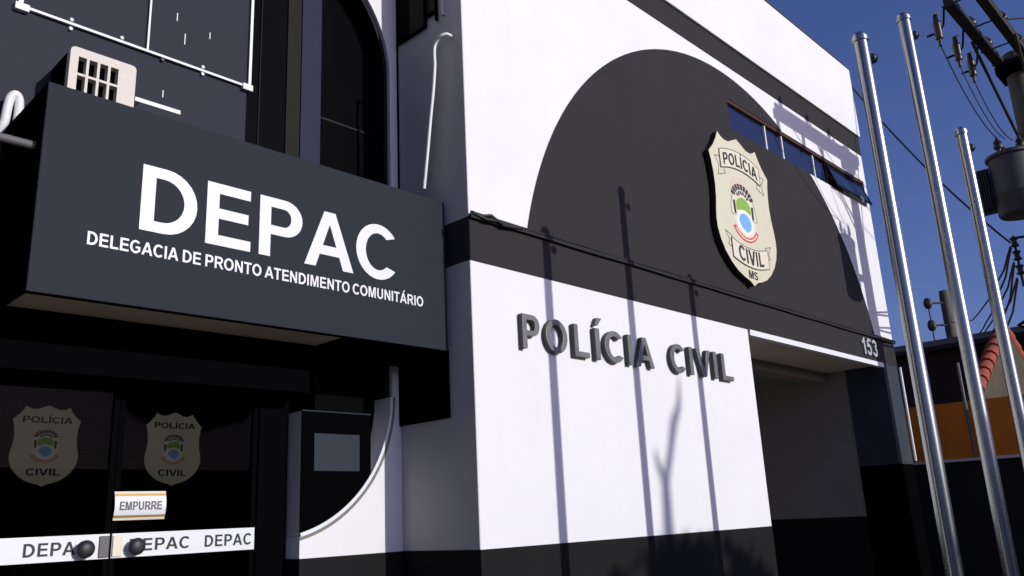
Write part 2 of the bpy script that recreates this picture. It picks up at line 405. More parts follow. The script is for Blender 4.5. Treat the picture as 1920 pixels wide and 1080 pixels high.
bx('bay_parapet', 'white_paint', st, -9, -.013, YW - .02, 7, 6.26, 7.1)
bx('left_wall', 'white_paint', st, -9, XL + (XL - RXR) * 0 - .09, YW + .001, 7, 0, 6.26)
# dark rim round the opening
rim_o = arc(RXR - RR, RZT - RR, RR - .004, RR - .004, 0, 90, 24); rim_i = arc(RXR - RR, RZT - RR, RR - .035, RR - .035, 0, 90, 24)
MB().plate([[(RXR - .004, RZB + RR)] + rim_o + rim_i[::-1] + [(RXR - .035, RZB + RR)]], front, YW + .03, YG - .008).build('opening_rim', 'bronze_frame', st)
ro = arc(RXR - RR, RZB + RR, RR + .0, RR, -77, 0, 24); ri = arc(RXR - RR, RZB + RR, RR - .022, RR - .022, -77, 0, 24)
MB().plate([[p for p in ro] + [p for p in ri[::-1]]], front, YW - .004, YG - .01).build('opening_rim', 'white_trim', st)
go = arc(RXR - RR, RZB + RR, RR + .022, RR + .022, -77.5, 0, 24); gi = arc(RXR - RR, RZB + RR, RR + .002, RR + .002, -77.5, 0, 24)
MB().plate([go + gi[::-1]], front, YW - .003, YW + .01).build('rim_gap_shade', 'rim_gap_shade', st)  # flat grey ring paints in the shadow gap outside the rim
# glazing and slate cladding behind the opening
bx('slate_cladding', 'slate_panel', st, -2.76, -1.20, .93, 1.0, 3.4, 6.3)
bx('glass_panel', 'dark_glass', st, -1.196, -1.10, .95, .97, 3.4, 6.3)
bx('glass_bead', 'olive_mullion', st, -1.10, -1.092, .94, .97, 3.4, 6.3)
bx('glass_panel', 'dark_glass', st, -1.09, -.885, .95, .97, 3.4, 6.3)
bx('mullion', 'olive_mullion', st, -.882, -.77, .94, .99, 3.4, 6.3)
bx('mullion', 'blue_mullion', st, -.767, -.60, .93, .99, 3.4, 6.3)
bx('glass_panel', 'dark_glass', st, -.597, -.01, .955, .975, 4.47, 6.3)
bx('transom', 'bronze_frame', st, -.597, -.01, .945, .975, 4.455, 4.469)
bx('glass_panel', 'dark_glass', st, -.597, -.01, .95, .97, 2.26, 4.454)
bx('glass_panel', 'dark_glass', st, -3.9, -2.763, .955, .975, 2.3, 6.3)
# dark room behind everything
for nm, b in (('lobby_back', (-4.2, 0, 4.0, 4.1, 0, 6.26)), ('lobby_ceiling', (-4.2, 0, 1.02, 4.0, 2.75, 2.85)), ('lobby_side', (-4.2, -4.1, 1.02, 4.0, 0, 2.75)), ('lobby_side', (-.12, -.005, .99, 4.0, 0, 2.75))):
    bx(nm, 'interior_dark', st, *b)
bx('lobby_floor', 'interior_dark', st, -4.2, 0, .93, 4.0, -.02, .16)
bx('door_head', 'black_metal', st, -2.9, -.83, .66, 1.01, 2.34, 2.76)
bx('door_jamb', 'black_metal', st, -1.035, -.83, .90, 1.0, .16, 2.34)
# side window high in the return wall
sw = thing('return_window', 'dark window high in the shaded side wall above the white hose', 'window', (-.01, .5, 5.21))
bx('pane', 'dark_glass', sw, -.012, -.004, .40, .74, 5.215, 6.2)
bx('pane', 'olive_mullion', sw, -.011, -.004, .27, .385, 5.30, 6.2)
p = MB().box(-.03, -.003, .385, .40, 5.20, 6.2); p.box(-.03, -.003, .255, .268, 5.20, 6.2); p.box(-.03, -.003, .27, .384, 5.275, 5.295); p.box(-.032, -.003, .40, .74, 5.20, 5.214)
p.build('frame', 'black_metal', sw)
bx('conduit', 'cabinet_side', sw, -.025, -.003, .18, .20, 5.21, 6.2)

# ------------------------------------------------------------------ entrance doors
def shield_outline(cx, cz, sx, sz):
    """badge outline, unit: half width 1, from -1 (tip) to +1 (top)"""
    half = [(0, 1.0), (.14, .955), (.30, .90), (.44, .895), (.55, .92), (.645, .965), (.72, .86), (.84, .74), (1.0, .625), (.955, .50), (.925, .35), (.915, .18), (.935, .02), (.975, -.13), (1.0, -.26), (.99, -.38), (.93, -.52), (.82, -.65), (.66, -.77), (.48, -.86), (.28, -.915), (.12, -.945), (0, -1.0)]
    pts = half + [(-x, z) for x, z in half[-2:0:-1]]
    return [(cx + x * sx, cz + z * sz) for x, z in pts]
def ring(cx, cz, ro, ri, a0, a1, n=20, sq=1.0):
    return arc(cx, cz, ro, ro * sq, a0, a1, n) + arc(cx, cz, ri, ri * sq, a1, a0, n)
def emblem_shapes(cx, cz, k):
    """coat of arms: list of (material, contours, layer)"""
    out = [('badge_peach', [arc(cx, cz + .30 * k, .62 * k, .74 * k, 12, 168, 16)], 0)]
    out.append(('badge_light', [arc(cx, cz - .18 * k, .60 * k, .86 * k, 0, 360, 30)[:-1]], 0.5))
    for i in range(9):
        a0 = 18 + i * 16.4; out.append(('badge_black', [ring(cx, cz + .20 * k, .60 * k, .40 * k, a0, a0 + 12.5, 3)], 1))
    for i in range(6):
        a0 = 28 + i * 21; out.append(('badge_black', [ring(cx, cz + .20 * k, .37 * k, .25 * k, a0, a0 + 15, 3)], 1))
    for sg in (-1, 1):
        out.append(('badge_black', [[(cx + sg * .40 * k, cz + .16 * k), (cx + sg * .52 * k, cz + .16 * k), (cx + sg * .50 * k, cz - .28 * k), (cx + sg * .40 * k, cz - .28 * k)][::sg]], 1))
    out.append(('badge_green', [[(cx + .37 * k, cz - .12 * k)] + arc(cx, cz + .02 * k, .37 * k, .32 * k, 0, 180, 14) + [(cx - .37 * k, cz - .12 * k)]], 1.5))
    out.append(('badge_white', [arc(cx, cz - .48 * k, .42 * k, .42 * k, 0, 360, 26)[:-1]], 2))
    out.append(('badge_blue', [arc(cx, cz - .48 * k, .31 * k, .30 * k, 0, 180, 14) + [(cx - .2 * k, cz - .66 * k), (cx + .05 * k, cz - .80 * k), (cx + .26 * k, cz - .66 * k)]], 2.5))
    out.append(('badge_red', [ring(cx, cz - .42 * k, .70 * k, .55 * k, 205, 335, 18)], 3))
    out.append(('badge_light', [ring(cx, cz - .42 * k, .65 * k, .60 * k, 212, 328, 18)], 3.5))
    return [(mm, [[(cx + (p[0] - cx) * 1.22, p[1]) for p in c] for c in cs], ly) for mm, cs, ly in out]
YD = .93
def door(x0, x1, cxs, knob_x, name_label):
    d = MB().box(x0, x1, YD - .018, YD + .018, .16, .20).build('door', 'black_metal', st); d['label'] = name_label
    e = MB(); e.box(x0, x0 + .03, YD - .018, YD + .018, .2, 2.335); e.box(x1 - .03, x1, YD - .018, YD + .018, .2, 2.335); e.box(x0 + .03, x1 - .03, YD - .018, YD + .018, 2.30, 2.335)
    e.build('frame', 'black_metal', d)
    bx('pane', 'door_glass', d, x0 + .03, x1 - .03, YD - .004, YD + .004, .2, 2.30)
    # badge transfer on the inside of the glass
    mats = ['badge_cream', 'badge_light', 'badge_black', 'badge_green', 'badge_blue', 'badge_white', 'badge_red', 'badge_peach', 'badge_line']
    b = MB(); cz, sx, sz = 1.995, .168, .213
    f0 = YD + .012
    b.plate([shield_outline(cxs, cz, sx, sz)], front, f0, f0 + .002, 0)
    for mname, cont, lay in emblem_shapes(cxs, cz + .012, .09):
        b.plate(cont, front, f0 - .0006 - lay * .0003, f0 - .0002, mats.index(mname))
    for word, ww, zz, cap in (('POLÍCIA', .125, cz + .118, .034), ('CIVIL', .085, cz - .155, .036)):
        lay, tot = layout(word); k = 2 * ww / tot
        for ch, sh, x, w_ in lay:
            for c in sh: b.plate([[(cxs - ww + (x + p[0]) * k, zz + p[1] * cap) for p in cc] for cc in c], front, f0 - .003, f0 - .0002, 2)
    b.build('badge_transfer', mats, d)
    # white band with lettering, on the outside
    s0 = MB().box(x0 + .004, x1 - .004, YD - .024, YD - .019, 1.402, 1.530).build('band', 'sign_white', d)
    return d
dl = door(-2.76, -1.902, -2.26, -2.04, 'left leaf of the dark glass entrance door')
dr = door(-1.897, -1.04, -1.565, -1.775, 'right leaf of the dark glass entrance door with a push sign')
for d, x0, x1 in ((dl, -2.72, -2.47), (dl, -2.33, -2.01), (dr, -1.80, -1.45), (dr, -1.365, -1.06)):
    letters('DEPAC', x0, x1, 1.432, .066, YD - .0262, YD - .0242, 'print_black', d, kern=.06)
for d, x in ((dl, -2.041), (dr, -1.775)):
    k = MB()
    kn = [(0.0, .055), (.02, .052), (.028, .04), (.026, .03), (.012, .02), (.012, 0)]
    pts = [(.012, 0), (.012, .018), (.03, .026), (.042, .036), (.046, .05), (.040, .062), (.022, .07), (.006, .072)]
    n = 18; base = len(k.v)
    for r, t_ in pts:
        for j in range(n): k.v.append((x + r * math.cos(2 * PI * j / n), YD - .024 - t_, 1.457 + r * math.sin(2 * PI * j / n)))
    for i in range(len(pts) - 1):
        for j in range(n): k.f.append((i * n + j, i * n + (j + 1) % n, (i + 1) * n + (j + 1) % n, (i + 1) * n + j)); k.m.append(0)
    k.f.append(tuple((len(pts) - 1) * n + j for j in range(n))); k.m.append(0)
    k.build('knob', 'pulley', d, smooth=True)
for d, x, mt in ((dl, -1.96, 'grey_pipe'), (dr, -1.89, 'badge_light')):
    MB().box(x, x + .052, YD - .034, YD - .0245, 1.408, 1.52).build('lock_plate', mt, d, bevel=.003)
ps = MB(); zz0, zz1 = 1.598, 1.752
for i in range(12):      # a bowed paper plate
    a0, a1 = i / 12, (i + 1) / 12
    def yy(t_): return YD - .03 - .018 * math.sin(PI * t_)
    z0, z1 = zz0 + (zz1 - zz0) * a0, zz0 + (zz1 - zz0) * a1
    ps.add([(-1.90, yy(a0), z0), (-1.615, yy(a0), z0), (-1.615, yy(a1), z1), (-1.90, yy(a1), z1), (-1.90, yy(a0) + .004, z0), (-1.615, yy(a0) + .004, z0), (-1.615, yy(a1) + .004, z1), (-1.90, yy(a1) + .004, z1)],
           [(0, 1, 2, 3), (7, 6, 5, 4), (0, 3, 7, 4), (1, 5, 6, 2)], 1 if i in (1, 10) else (2 if i in (0, 11) else 0))
po = ps.build('push_sign', ['sign_white', 'gold_strip', 'badge_light'], dr)
letters('EMPURRE', -1.875, -1.64, 1.652, .045, YD - .0505, YD - .0488, 'grey_pipe', dr)

# ------------------------------------------------------------------ cabinet beside the doors
cb = thing('notice_cabinet', 'grey cabinet with black front and small slate plate right of the entrance doors', 'cabinet', (-.54, .85, 0))
bx('body', 'cabinet_side', cb, JX + .004, -.27, YW + .016, .935, 0.002, 2.24)
bx('front_panel', 'black_matt', cb, JX + .005, -.271, YW + .004, YW + .0155, 1.34, 2.239)
bx('top_edge', 'notice_plate', cb, JX + .004, -.27, YW + .004, .93, 2.2405, 2.248)
bx('plate', 'notice_plate', cb, -.725, -.37, YW - .006, YW + .0035, 1.86, 2.10, bevel=.002)

# ------------------------------------------------------------------ entrance sign box (marquee)
sg = thing('entrance_sign', 'dark grey box sign over the doors with large white DEPAC lettering', 'sign', (-1.33, .22, 2.63))
SX0, SX1, SZ0, SZ1, SY = -2.635, -.03, 2.625, 3.70, .22
bx('box', 'sign_metal', sg, SX0, SX1, SY, SY + .012, SZ0, SZ1, bevel=.003)
bx('side', 'black_metal', sg, SX0, SX0 + .02, SY + .0125, .925, SZ0 + .01, SZ1 - .002)
bx('side', 'black_metal', sg, SX1 - .02, SX1, SY + .0125, YW - .004, SZ0 + .01, SZ1 - .002)
bx('top', 'black_metal', sg, SX0 + .021, SX1 - .021, SY + .0125, .925, SZ1 - .03, SZ1 - .003)
bx('soffit', 'soffit', sg, SX0 + .03, -.83, .31, .60, SZ0 + .012, SZ0 + .03)
q = MB().box(SX0 + .021, SX1 - .021, SY + .0125, .309, SZ0 + .01, SZ0 + .035); q.box(SX0 + .021, SX1 - .021, .601, .655, SZ0 - .05, SZ0 + .035); q.box(-.829, SX1 - .021, .31, .60, SZ0 + .01, SZ0 + .035)
q.build('soffit_frame', 'black_metal', sg)
bx('wall_plate', 'black_metal', sg, -.028, -.0075, .236, YW - .004, 2.175, SZ0 + .008)
letters('DEPAC', -2.165, -.475, 3.032, .363, SY - .004, SY - .0005, 'sign_white', sg)
letters('DELEGACIA DE PRONTO ATENDIMENTO COMUNITÁRIO', -2.395, -.245, 2.900, .0685, SY - .004, SY - .0005, 'sign_white', sg)

# ------------------------------------------------------------------ things behind / above the sign
bf = thing('banner_frame', 'thin white frame bolted to the slate cladding above the box sign', 'frame', (-1.9, .92, 4.47))
q = MB().box(-2.63, -1.19, .905, .922, 4.468, 4.484); q.build('rail', 'white_trim', bf)
for x, r in ((-2.63, .012), (-1.90, .006), (-1.19, .010)):
    MB().box(x - r, x + r, .908, .921, 4.4845, 6.2).build('stile', 'white_trim', bf)
for x in (-2.64, -1.225):
    q = MB().box(x - .02, x + .055, .895, .928, 4.445, 4.49); q.build('corner_bracket', 'white_trim', bf, bevel=.003)
for x, dz in ((-2.355, .03), (-2.355, -.03), (-2.06, .03), (-1.53, .03), (-1.53, -.022), (-1.80, -.02)):
    MB().tube([(x, .929, 4.475 + dz), (x, .908, 4.475 + dz)], .011, 8).build('bolt', 'white_trim' if dz != -.02 else 'pulley', bf)
for x, z, l_ in ((-1.72, 4.78, .06), (-1.66, 4.63, .08), (-1.49, 4.74, .05), (-1.78, 4.20, .05)):
    bx('paint_run', 'white_trim', st, x, x + .006, .926, .9298, z, z + l_)
ac = thing('air_conditioner', 'cream window air conditioner with slotted grille behind the top of the box sign', 'air conditioner', (-2.25, .75, 3.705))
AX0, AX1, AZ0, AZ1, AY0, AY1 = -2.437, -2.075, 3.705, 4.16, .60, .925
bx('casing', 'black_metal', ac, AX0 + .006, AX1 - .006, AY0 + .075, AY1, AZ0, AZ1 - .006, bevel=.008)
# front with slots: a lattice over a dark core
gx = [AX0 + .045 + i * .058 for i in range(5)]; gz = [AZ1 - .055 - i * .115 for i in range(5)]
q = MB().box(gx[0], gx[-1] - .012, AY0 + .05, AY0 + .0745, gz[-1], gz[0]); q.build('grille_back', 'black_matt', ac)
fp = MB()
holes = []
fo_ = [(AX0, AZ0), (AX1, AZ0)] + arc(AX1 - .025, AZ1 - .025, .025, .025, 0, 90, 5) + arc(AX0 + .03, AZ1 - .03, .03, .03, 90, 180, 5)
for i in range(4):
    for j in range(3):
        holes.append([(gx[i], gz[j] - .1), (gx[i], gz[j]), (gx[i] + .043, gz[j]), (gx[i] + .043, gz[j] - .1)])
fp.plate([fo_] + holes, front, AY0, AY0 + .0495); fp.build('front_grille', 'ac_plastic', ac, bevel=.004)
for z, x in ((4.06, -2.15), (4.135, -2.19), (4.13, -2.10)):
    MB().tube([(x, AY0 + .002, z), (x, AY0 - .004, z)], .005, 6).build('screw', 'gold_strip', ac)
br = MB().box(-2.07, -1.80, .60, .605, 3.945, 3.97); br.box(-2.07, -2.04, .606, .925, 3.945, 3.95)
tag(br.build('shelf_angle', 'white_trim', None, loc=(-1.93, .75, 3.995)), 'thin white metal angle beside the air conditioner', 'bracket')
hs = [(-2.70, .92, 3.60), (-2.655, .87, 3.70), (-2.648, .85, 3.80), (-2.64, .845, 3.86), (-2.62, .84, 3.885), (-2.60, .845, 3.87), (-2.592, .85, 3.82), (-2.59, .86, 3.71)]
hs = MB().tube(smooth_path(hs), .024, 12)
tag(hs.build('bent_pipe', 'white_pvc', None, smooth=True, loc=(-2.7, .85, 3.45)), 'bent white plastic pipe at the left end of the box sign', 'pipe')
gp = MB().tube([(-3.6, .38, 3.40), (-3.1, .36, 3.405), (-2.637, .33, 3.39)], .022, 10)
tag(gp.build('steel_pipe', 'grey_pipe', None, smooth=True, loc=(-3.1, .36, 3.4)), 'grey pipe running into the left side of the box sign', 'pipe')
hp = [(-.01, .10, 4.985), (-.06, .105, 4.99), (-.09, .135, 4.978), (-.092, .175, 4.96), (-.094, .205, 4.92), (-.10, .206, 4.84), (-.10, .205, 4.75), (-.10, .228, 4.56), (-.105, .258, 4.355), (-.11, .285, 4.15), (-.115, .313, 3.95), (-.115, .336, 3.82)]
tag(MB().tube(smooth_path(hp), .0125, 10).build('drain_hose', 'white_pvc', None, smooth=True, loc=(-.03, .3, 3.86)), 'thin white drain hose hanging down the shaded side wall', 'hose')
# cable along the ledge of the fascia
q = MB()
for off, r in ((0, .012), (.024, .008), (-.020, .009)):
    pts = []
    for i in range(60):
        x = -.01 + i * (W_R + .02) / 59
        pts.append((x, -.022 - abs(off) * .3, 3.545 + off * .7 + .0025 * math.sin(x * 5.1 + off * 90)))
    q.tube(pts, r, 6)
q.tube([(.0, -.035, 3.56), (.12, -.05, 3.53), (.25, -.05, 3.545), (.36, -.045, 3.53), (.5, -.04, 3.55)], .012, 6)
q.tube([(.08, -.04, 3.55), (.16, -.06, 3.565), (.3, -.05, 3.52), (.42, -.04, 3.545)], .010, 6)
tag(q.build('facade_cable', 'cable', None, smooth=True, loc=(3.9, -.03, 3.54)), 'black bundle of cables running along the ledge above the white wall', 'cable')

# ------------------------------------------------------------------ raised letters POLICIA CIVIL
lt = thing('raised_lettering', 'raised grey metal letters spelling POLÍCIA CIVIL on the lower white wall', 'lettering', (1.9, 0, 2.655))
for ch, x0, x1 in (('P', .44, .62), ('O', .685, .925), ('L', 1.005, 1.18), ('Í', 1.258, 1.315), ('C', 1.375, 1.615), ('I', 1.68, 1.737), ('A', 1.785, 2.035), ('C', 2.29, 2.515), ('I', 2.585, 2.642), ('V', 2.70, 2.94), ('I', 2.99, 3.05), ('L', 3.13, 3.33)):
    sh, w_, a_, b_ = glyph(ch, .2); k = (x1 - x0) / w_
    q = MB()
    for c in sh: q.plate([[(x0 + p[0] * k, 2.655 + p[1] * .248) for p in cc] for cc in c], front, -.045, -.006, 0, 1)
    q.build('letter', ['letter_metal', 'letter_side'], lt, bevel=.0025)

# ------------------------------------------------------------------ badge on the arch
bd = thing('wall_badge', 'large cream police shield with coat of arms mounted on the dark arch', 'badge', (3.915, 0, 3.67))
BCX, BCZ, BSX, BSZ = 3.915, 4.487, .613, .815
BF = -.075
MB().plate([shield_outline(BCX, BCZ, BSX, BSZ)], front, BF, -.02, 0, 1).build('shield', ['badge_cream', 'badge_edge'], bd)
MB().plate([shield_outline(BCX, BCZ, BSX * .8, BSZ * .85)], front, -.0195, -.0045).build('spacer', 'badge_edge', bd)
def bow(u, z, k, c): return z + k * (1 - ((u - c) / .5) ** 2)
def ribbon(c, z0, h_, hw, k, flip):
    """curved scroll: body outline, folded ends; returns body contour and tail contours"""
    n = 16; xs_ = [c - hw + 2 * hw * i / n for i in range(n + 1)]
    lo = [(x, bow(x, z0, k, c)) for x in xs_]; hi = [(x, bow(x, z0 + h_, k, c)) for x in xs_]
    tails = []
    for sgn in (-1, 1):
        xe = c + sgn * hw; zl = bow(xe, z0, k, c); dz = -flip * .075
        tails.append([(xe - sgn * .085, zl + h_ * .12 + dz * .9), (xe + sgn * .065, zl + h_ * .05 + dz * 1.4), (xe + sgn * .03, zl + h_ * .45 + dz), (xe + sgn * .10, zl + h_ * .9 + dz), (xe - sgn * .02, zl + h_ * .85 + dz * .7)])
    return lo + hi[::-1], tails
def outline(b, poly, t, y, mi=0):
    for p, q_ in zip(poly, poly[1:] + poly[:1]):
        dx, dz = q_[0] - p[0], q_[1] - p[1]; l = math.hypot(dx, dz)
        if l < 1e-6: continue
        nx, nz = -dz / l * t / 2, dx / l * t / 2
        b.plate([[(p[0] + nx, p[1] + nz), (p[0] - nx, p[1] - nz), (q_[0] - nx, q_[1] - nz), (q_[0] + nx, q_[1] + nz)]], front, y, y + .001, mi)
for word, z0, hw, k, flip, cap, tw in (('POLÍCIA', 4.835, .41, .10, 1, .132, .355), ('CIVIL', 3.968, .37, -.105, -1, .158, .255)):
    body, tails = ribbon(BCX, z0, .205, hw, k, flip)
    b = MB(); b.plate([body], front, BF - .008, BF - .0008, 0, 1); ro_ = b.build('ribbon', ['badge_light', 'badge_line'], bd)
    b = MB(); outline(b, body, .009, BF - .0095); 
    for t_ in tails: outline(b, t_, .008, BF - .0022)
    b.build('outline', 'badge_line', ro_)
    lay, tot = layout(word, .05); kx = 2 * tw / (tot - .1)
    for ch, sh, x, w_ in lay:
        b = MB()
        for c in sh:
            b.plate([[(BCX - tw + (x - .05 + p[0]) * kx, bow(BCX - tw + (x - .05 + p[0]) * kx, z0 + (.035 if cap < .13 else .03), k, BCX) + p[1] * cap) for p in cc] for cc in c], front, BF - .012, BF - .0085)
        b.build('letter', 'badge_black', bd)
letters('MS', BCX - .095, BCX + .095, 3.745, .085, BF - .003, BF - .0005, 'badge_black', bd)
EM = {}
for mname, cont, lay in emblem_shapes(BCX - .03, 4.507, .333):
    EM.setdefault(mname, MB()).plate(cont, front, BF - .0012 - lay * .0008, BF - .0006)
names = {'badge_peach': 'rising_sun', 'badge_light': 'emblem_field', 'badge_black': 'wreath', 'badge_green': 'green_field', 'badge_white': 'white_disc', 'badge_blue': 'blue_field', 'badge_red': 'red_scroll'}
for mname, b in EM.items(): b.build(names[mname], mname, bd)
b = MB(); outline(b, arc(BCX - .03, 4.44, .262, .29, -8, 188, 24), .006, BF - .0016); b.build('emblem_rim', 'badge_line', bd)

# ------------------------------------------------------------------ house number
hn = thing('house_number', 'white metal house number on the right end of the dark fascia', 'house number', (6.92, 0, 3.26))
for ch, x0, x1 in (('1', 6.64, 6.73), ('5', 6.77, 6.92), ('3', 6.955, 7.10)):
    sh, w_, a_, b_ = glyph(ch); k = (x1 - x0) / w_; q = MB()
    for i, c in enumerate(sh): q.plate([[(x0 + p[0] * k, 3.275 + p[1] * .215) for p in cc] for cc in c], front, -.03 + i * .0004, -.008)
    q.build('digit', 'digit_metal', hn)
dp = MB().tube([(7.80, -.03, 3.21), (7.80, -.03, 1.99)], .018, 8)
tag(dp.build('downpipe', 'white_pvc', None, smooth=True, loc=(7.8, -.03, 1.99)), 'thin white downpipe on the right corner of the station', 'pipe')

# ------------------------------------------------------------------ flagpoles
for x, h_, lab in ((1.262, 4.390, 'steel flagpole nearest the station lettering, left of the three'), (2.297, 4.990, 'tall middle steel flagpole of the three in front of the station'), (3.269, 4.370, 'short right-hand steel flagpole of the three in front of the station')):
    fp_ = thing('flagpole', lab, 'flagpole', (x, -2.345, 0), 'flagpoles in front of the station')
    MB().lathe((x, -2.345, 0), [(.045, .02), (.045, h_ * .5), (.0425, h_ - .06)], 24).build('shaft', 'steel', fp_, smooth=True)
    MB().lathe((x, -2.345, h_ - .0595), [(.043, 0), (.050, .004), (.050, .03), (.043, .034), (.043, .05), (.036, .06), (.01, .065)], 24).build('cap', 'steel', fp_, smooth=True)
    MB().lathe((x, -2.345, 0), [(.11, 0.001), (.11, .015), (.06, .0195)], 20).build('base_flange', 'steel', fp_, smooth=True)
    q = MB().tube([(x + .038, -2.355, h_ - .15), (x + .075, -2.365, h_ - .15)], .011, 8)
    q.tube([(x + .072, -2.365, h_ - .15), (x + .082, -2.367, h_ - .15), (x + .088, -2.368, h_ - .15), (x + .100, -2.37, h_ - .15), (x + .112, -2.372, h_ - .15)], [.03, .034, .018, .034, .028], 12)
    q.build('pulley', 'pulley', fp_, smooth=True)

# ------------------------------------------------------------------ utility pole with crossarms, transformer
UX, UY = 7.66, -2.10
up_ = thing('utility_pole', 'concrete utility pole with dark wooden crossarms right of the flagpoles', 'utility pole', (UX, UY, 0))
MB().lathe((UX, UY, 0), [(.19, 0), (.16, 3), (.128, 6.9)], 16).build('shaft', 'concrete_pole', up_, smooth=True)
ARMZ = 6.72
for y in (-1.955, -2.245):
    q = MB().box(5.55, 8.05, y - .05, y + .05, ARMZ, ARMZ + .115); q.build('crossarm', 'wood_arm', up_, bevel=.006)
for x in (5.62, 6.35, 7.05, 7.52, 7.98):
    MB().tube([(x, -2.33, ARMZ + .06), (x, -1.87, ARMZ + .06)], .010, 6).build('tie_bolt', 'cable', up_)
for y, x1 in ((-1.90, 6.55), (-2.31, 6.75)):
    q = MB().tube([(x1, y, ARMZ - .005), (UX - .1, y + (.08 if y < -2.1 else -.08), 5.75)], .018, 6); q.build('brace', 'wood_arm', up_)
q = MB().box(UX - .22, UX + .22, -2.30, -1.90, ARMZ - .12, ARMZ - .01); q.build('collar', 'black_metal', up_, bevel=.01)
def insulator(x, y, z, up=1, s=1.0, mt='porcelain'):
    b = MB().tube([(x, y, z + up * d * s) for d in (0, .03, .035, .06, .065, .09, .095, .13, .15)], [r * s for r in (.02, .02, .055, .06, .03, .05, .045, .025, .012)], 10)
    return b.build('insulator', mt, up_, smooth=True)
for x, y in ((5.72, -1.955), (6.45, -1.955), (7.1, -1.955), (5.8, -2.245), (6.6, -2.245), (7.3, -2.245)): insulator(x, y, ARMZ + .116)
for i, x in enumerate((5.55, 6.22, 6.76)):       # fuse cut-outs hung on the building side
    q = MB(); y = -1.80; z = 6.50
    q.tube([(x - .01, y, z - .20), (x, y, z - .12), (x, y, z - .11), (x, y, z + .09), (x, y, z + .10), (x, y, z + .19)], [.018, .02, .042, .046, .03, .022], 10)
    q.build('fuse_cutout', 'porcelain', up_, smooth=True)
    q = MB().tube([(x, y - .04, z), (x + .03, -1.86, z + .05), (x + .03, -1.90, ARMZ + .03)], .011, 6); q.tube([(x, y + .03, z - .03), (x - .03, y + .11, z - .05)], .013, 6); q.build('hanger', 'black_metal', up_)
    MB().tube([(x, y, z + .19), (x + .02, y - .02, z + .21), (x + .03, y - .05, z + .19)], .013, 6).build('terminal', 'badge_white', up_)
    dx = [(x + .01, y, z - .2), (x + .16, -1.76, z - .42), (x + .45, -1.8, z - .75), (7.15 - i * .02, -1.78, 5.62)]
for i, z in enumerate((4.46, 4.29, 4.11)):       # low-voltage rack
    q = MB().tube([(UX - .15, UY + .40, z + d) for d in (-.06, -.05, -.015, .015, .05, .06)], [.03, .05, .03, .03, .05, .03], 10)
    q.build('insulator', 'cable', up_, smooth=True)
q = MB().tube([(UX - .15, UY + .40, 3.9), (UX - .15, UY + .40, 4.54)], .014, 6); q.build('rack_rod', 'cable', up_)
for z in (4.51, 3.93): MB().tube([(UX - .05, UY + .12, z), (UX - .15, UY + .40, z)], .016, 6).build('rack_arm', 'cable', up_)
q = MB().tube([(UX - .05, UY + .1, 3.72), (UX - .05, UY + .45, 3.52), (UX - .03, UY + .57, 3.47), (UX - .02, UY + .5, 3.43), (UX - .03, UY + .1, 3.42)], .02, 8); q.tube([(UX - .03, UY + .55, 3.46), (UX - .03, UY + .38, 3.36), (UX - .03, UY + .1, 3.33)], .013, 6)
q.build('lamp_bracket', 'black_metal', up_, smooth=True)

tf = thing('transformer', 'dark grey pole-mounted transformer hanging on the utility pole', 'transformer', (7.12, -1.93, 4.66))
TX, TY = 7.12, -1.93
MB().lathe((TX, TY, 4.66), [(.235, 0), (.25, .02), (.25, .24), (.255, .25), (.25, .26), (.25, .70), (.275, .71), (.275, .745), (.2, .78), (.05, .80)], 28).build('tank', 'transformer_paint', tf, smooth=True)
for i in range(6):
    yy0 = TY + .12 + i * .035
    q = MB().box(TX - .16, TX + .12, TY + .262 + i * .026, TY + .272 + i * .026, 4.78, 5.28); q.build('radiator_fin', 'transformer_paint', tf, bevel=.004)
for zz in (5.282, 4.75): bx('radiator_header', 'transformer_paint', tf, TX - .05, TX, TY + .22, TY + .405, zz, zz + .028)
for x, y in ((TX - .13, TY + .08), (TX + .02, TY - .12), (TX + .12, TY + .1)):
    b = MB().tube([(x, y, 5.43 + d) for d in (0, .05, .055, .09, .095, .13, .135, .17, .2)], [.025, .025, .05, .055, .028, .05, .045, .022, .012], 10); b.build('bushing', 'pulley', tf, smooth=True)
q = MB().box(TX + .2, UX - .10, TY - .16, TY - .08, 4.95, 5.03); q.build('mounting_arm', 'black_metal', tf)

# wires ---------------------------------------------------------------
def wire(p0, p1, sag, r, label, n=24, group=None, wob=0):
    p0, p1 = Vector(p0), Vector(p1); pts = []
    for i in range(n + 1):
        t_ = i / n; p = p0.lerp(p1, t_); p.z -= sag * 4 * t_ * (1 - t_)
        if wob: p.z += wob * math.sin(t_ * 37); p.y += wob * math.cos(t_ * 41)
        pts.append(p)
    o = MB().tube(pts, r, 5).build('power_cable', 'cable', None, smooth=True, loc=tuple((p0 + p1) / 2))
    return tag(o, label, 'cable', group)
wire((7.80, -.03, 7.35), (UX - .16, UY + .44, 4.46), .14, .013, 'black service cable sloping from the station roof corner to the utility pole')
FX, FY = 24.0, 3.78
far = [(4.42, 6.75, .45), (4.40, 6.3, .6), (4.22, 6.1, .5), (4.20, 5.8, .85), (4.02, 5.9, .45), (4.00, 5.6, .8)]
labs = ['topmost of the thin cables running from the near pole to the far pole', 'second cable from the top between the near and far utility poles', 'third cable from the top between the near and far utility poles', 'fourth cable from the top between the near and far utility poles', 'fifth cable down between the near and far utility poles', 'lowest sagging cable between the near and far utility poles']
for (z0, z1, sg_), lb in zip(far, labs):
    wire((UX - .11, UY + .44, z0), (FX - .2, FY - .1, z1), sg_, .014, lb, group='street cables', wob=.02)
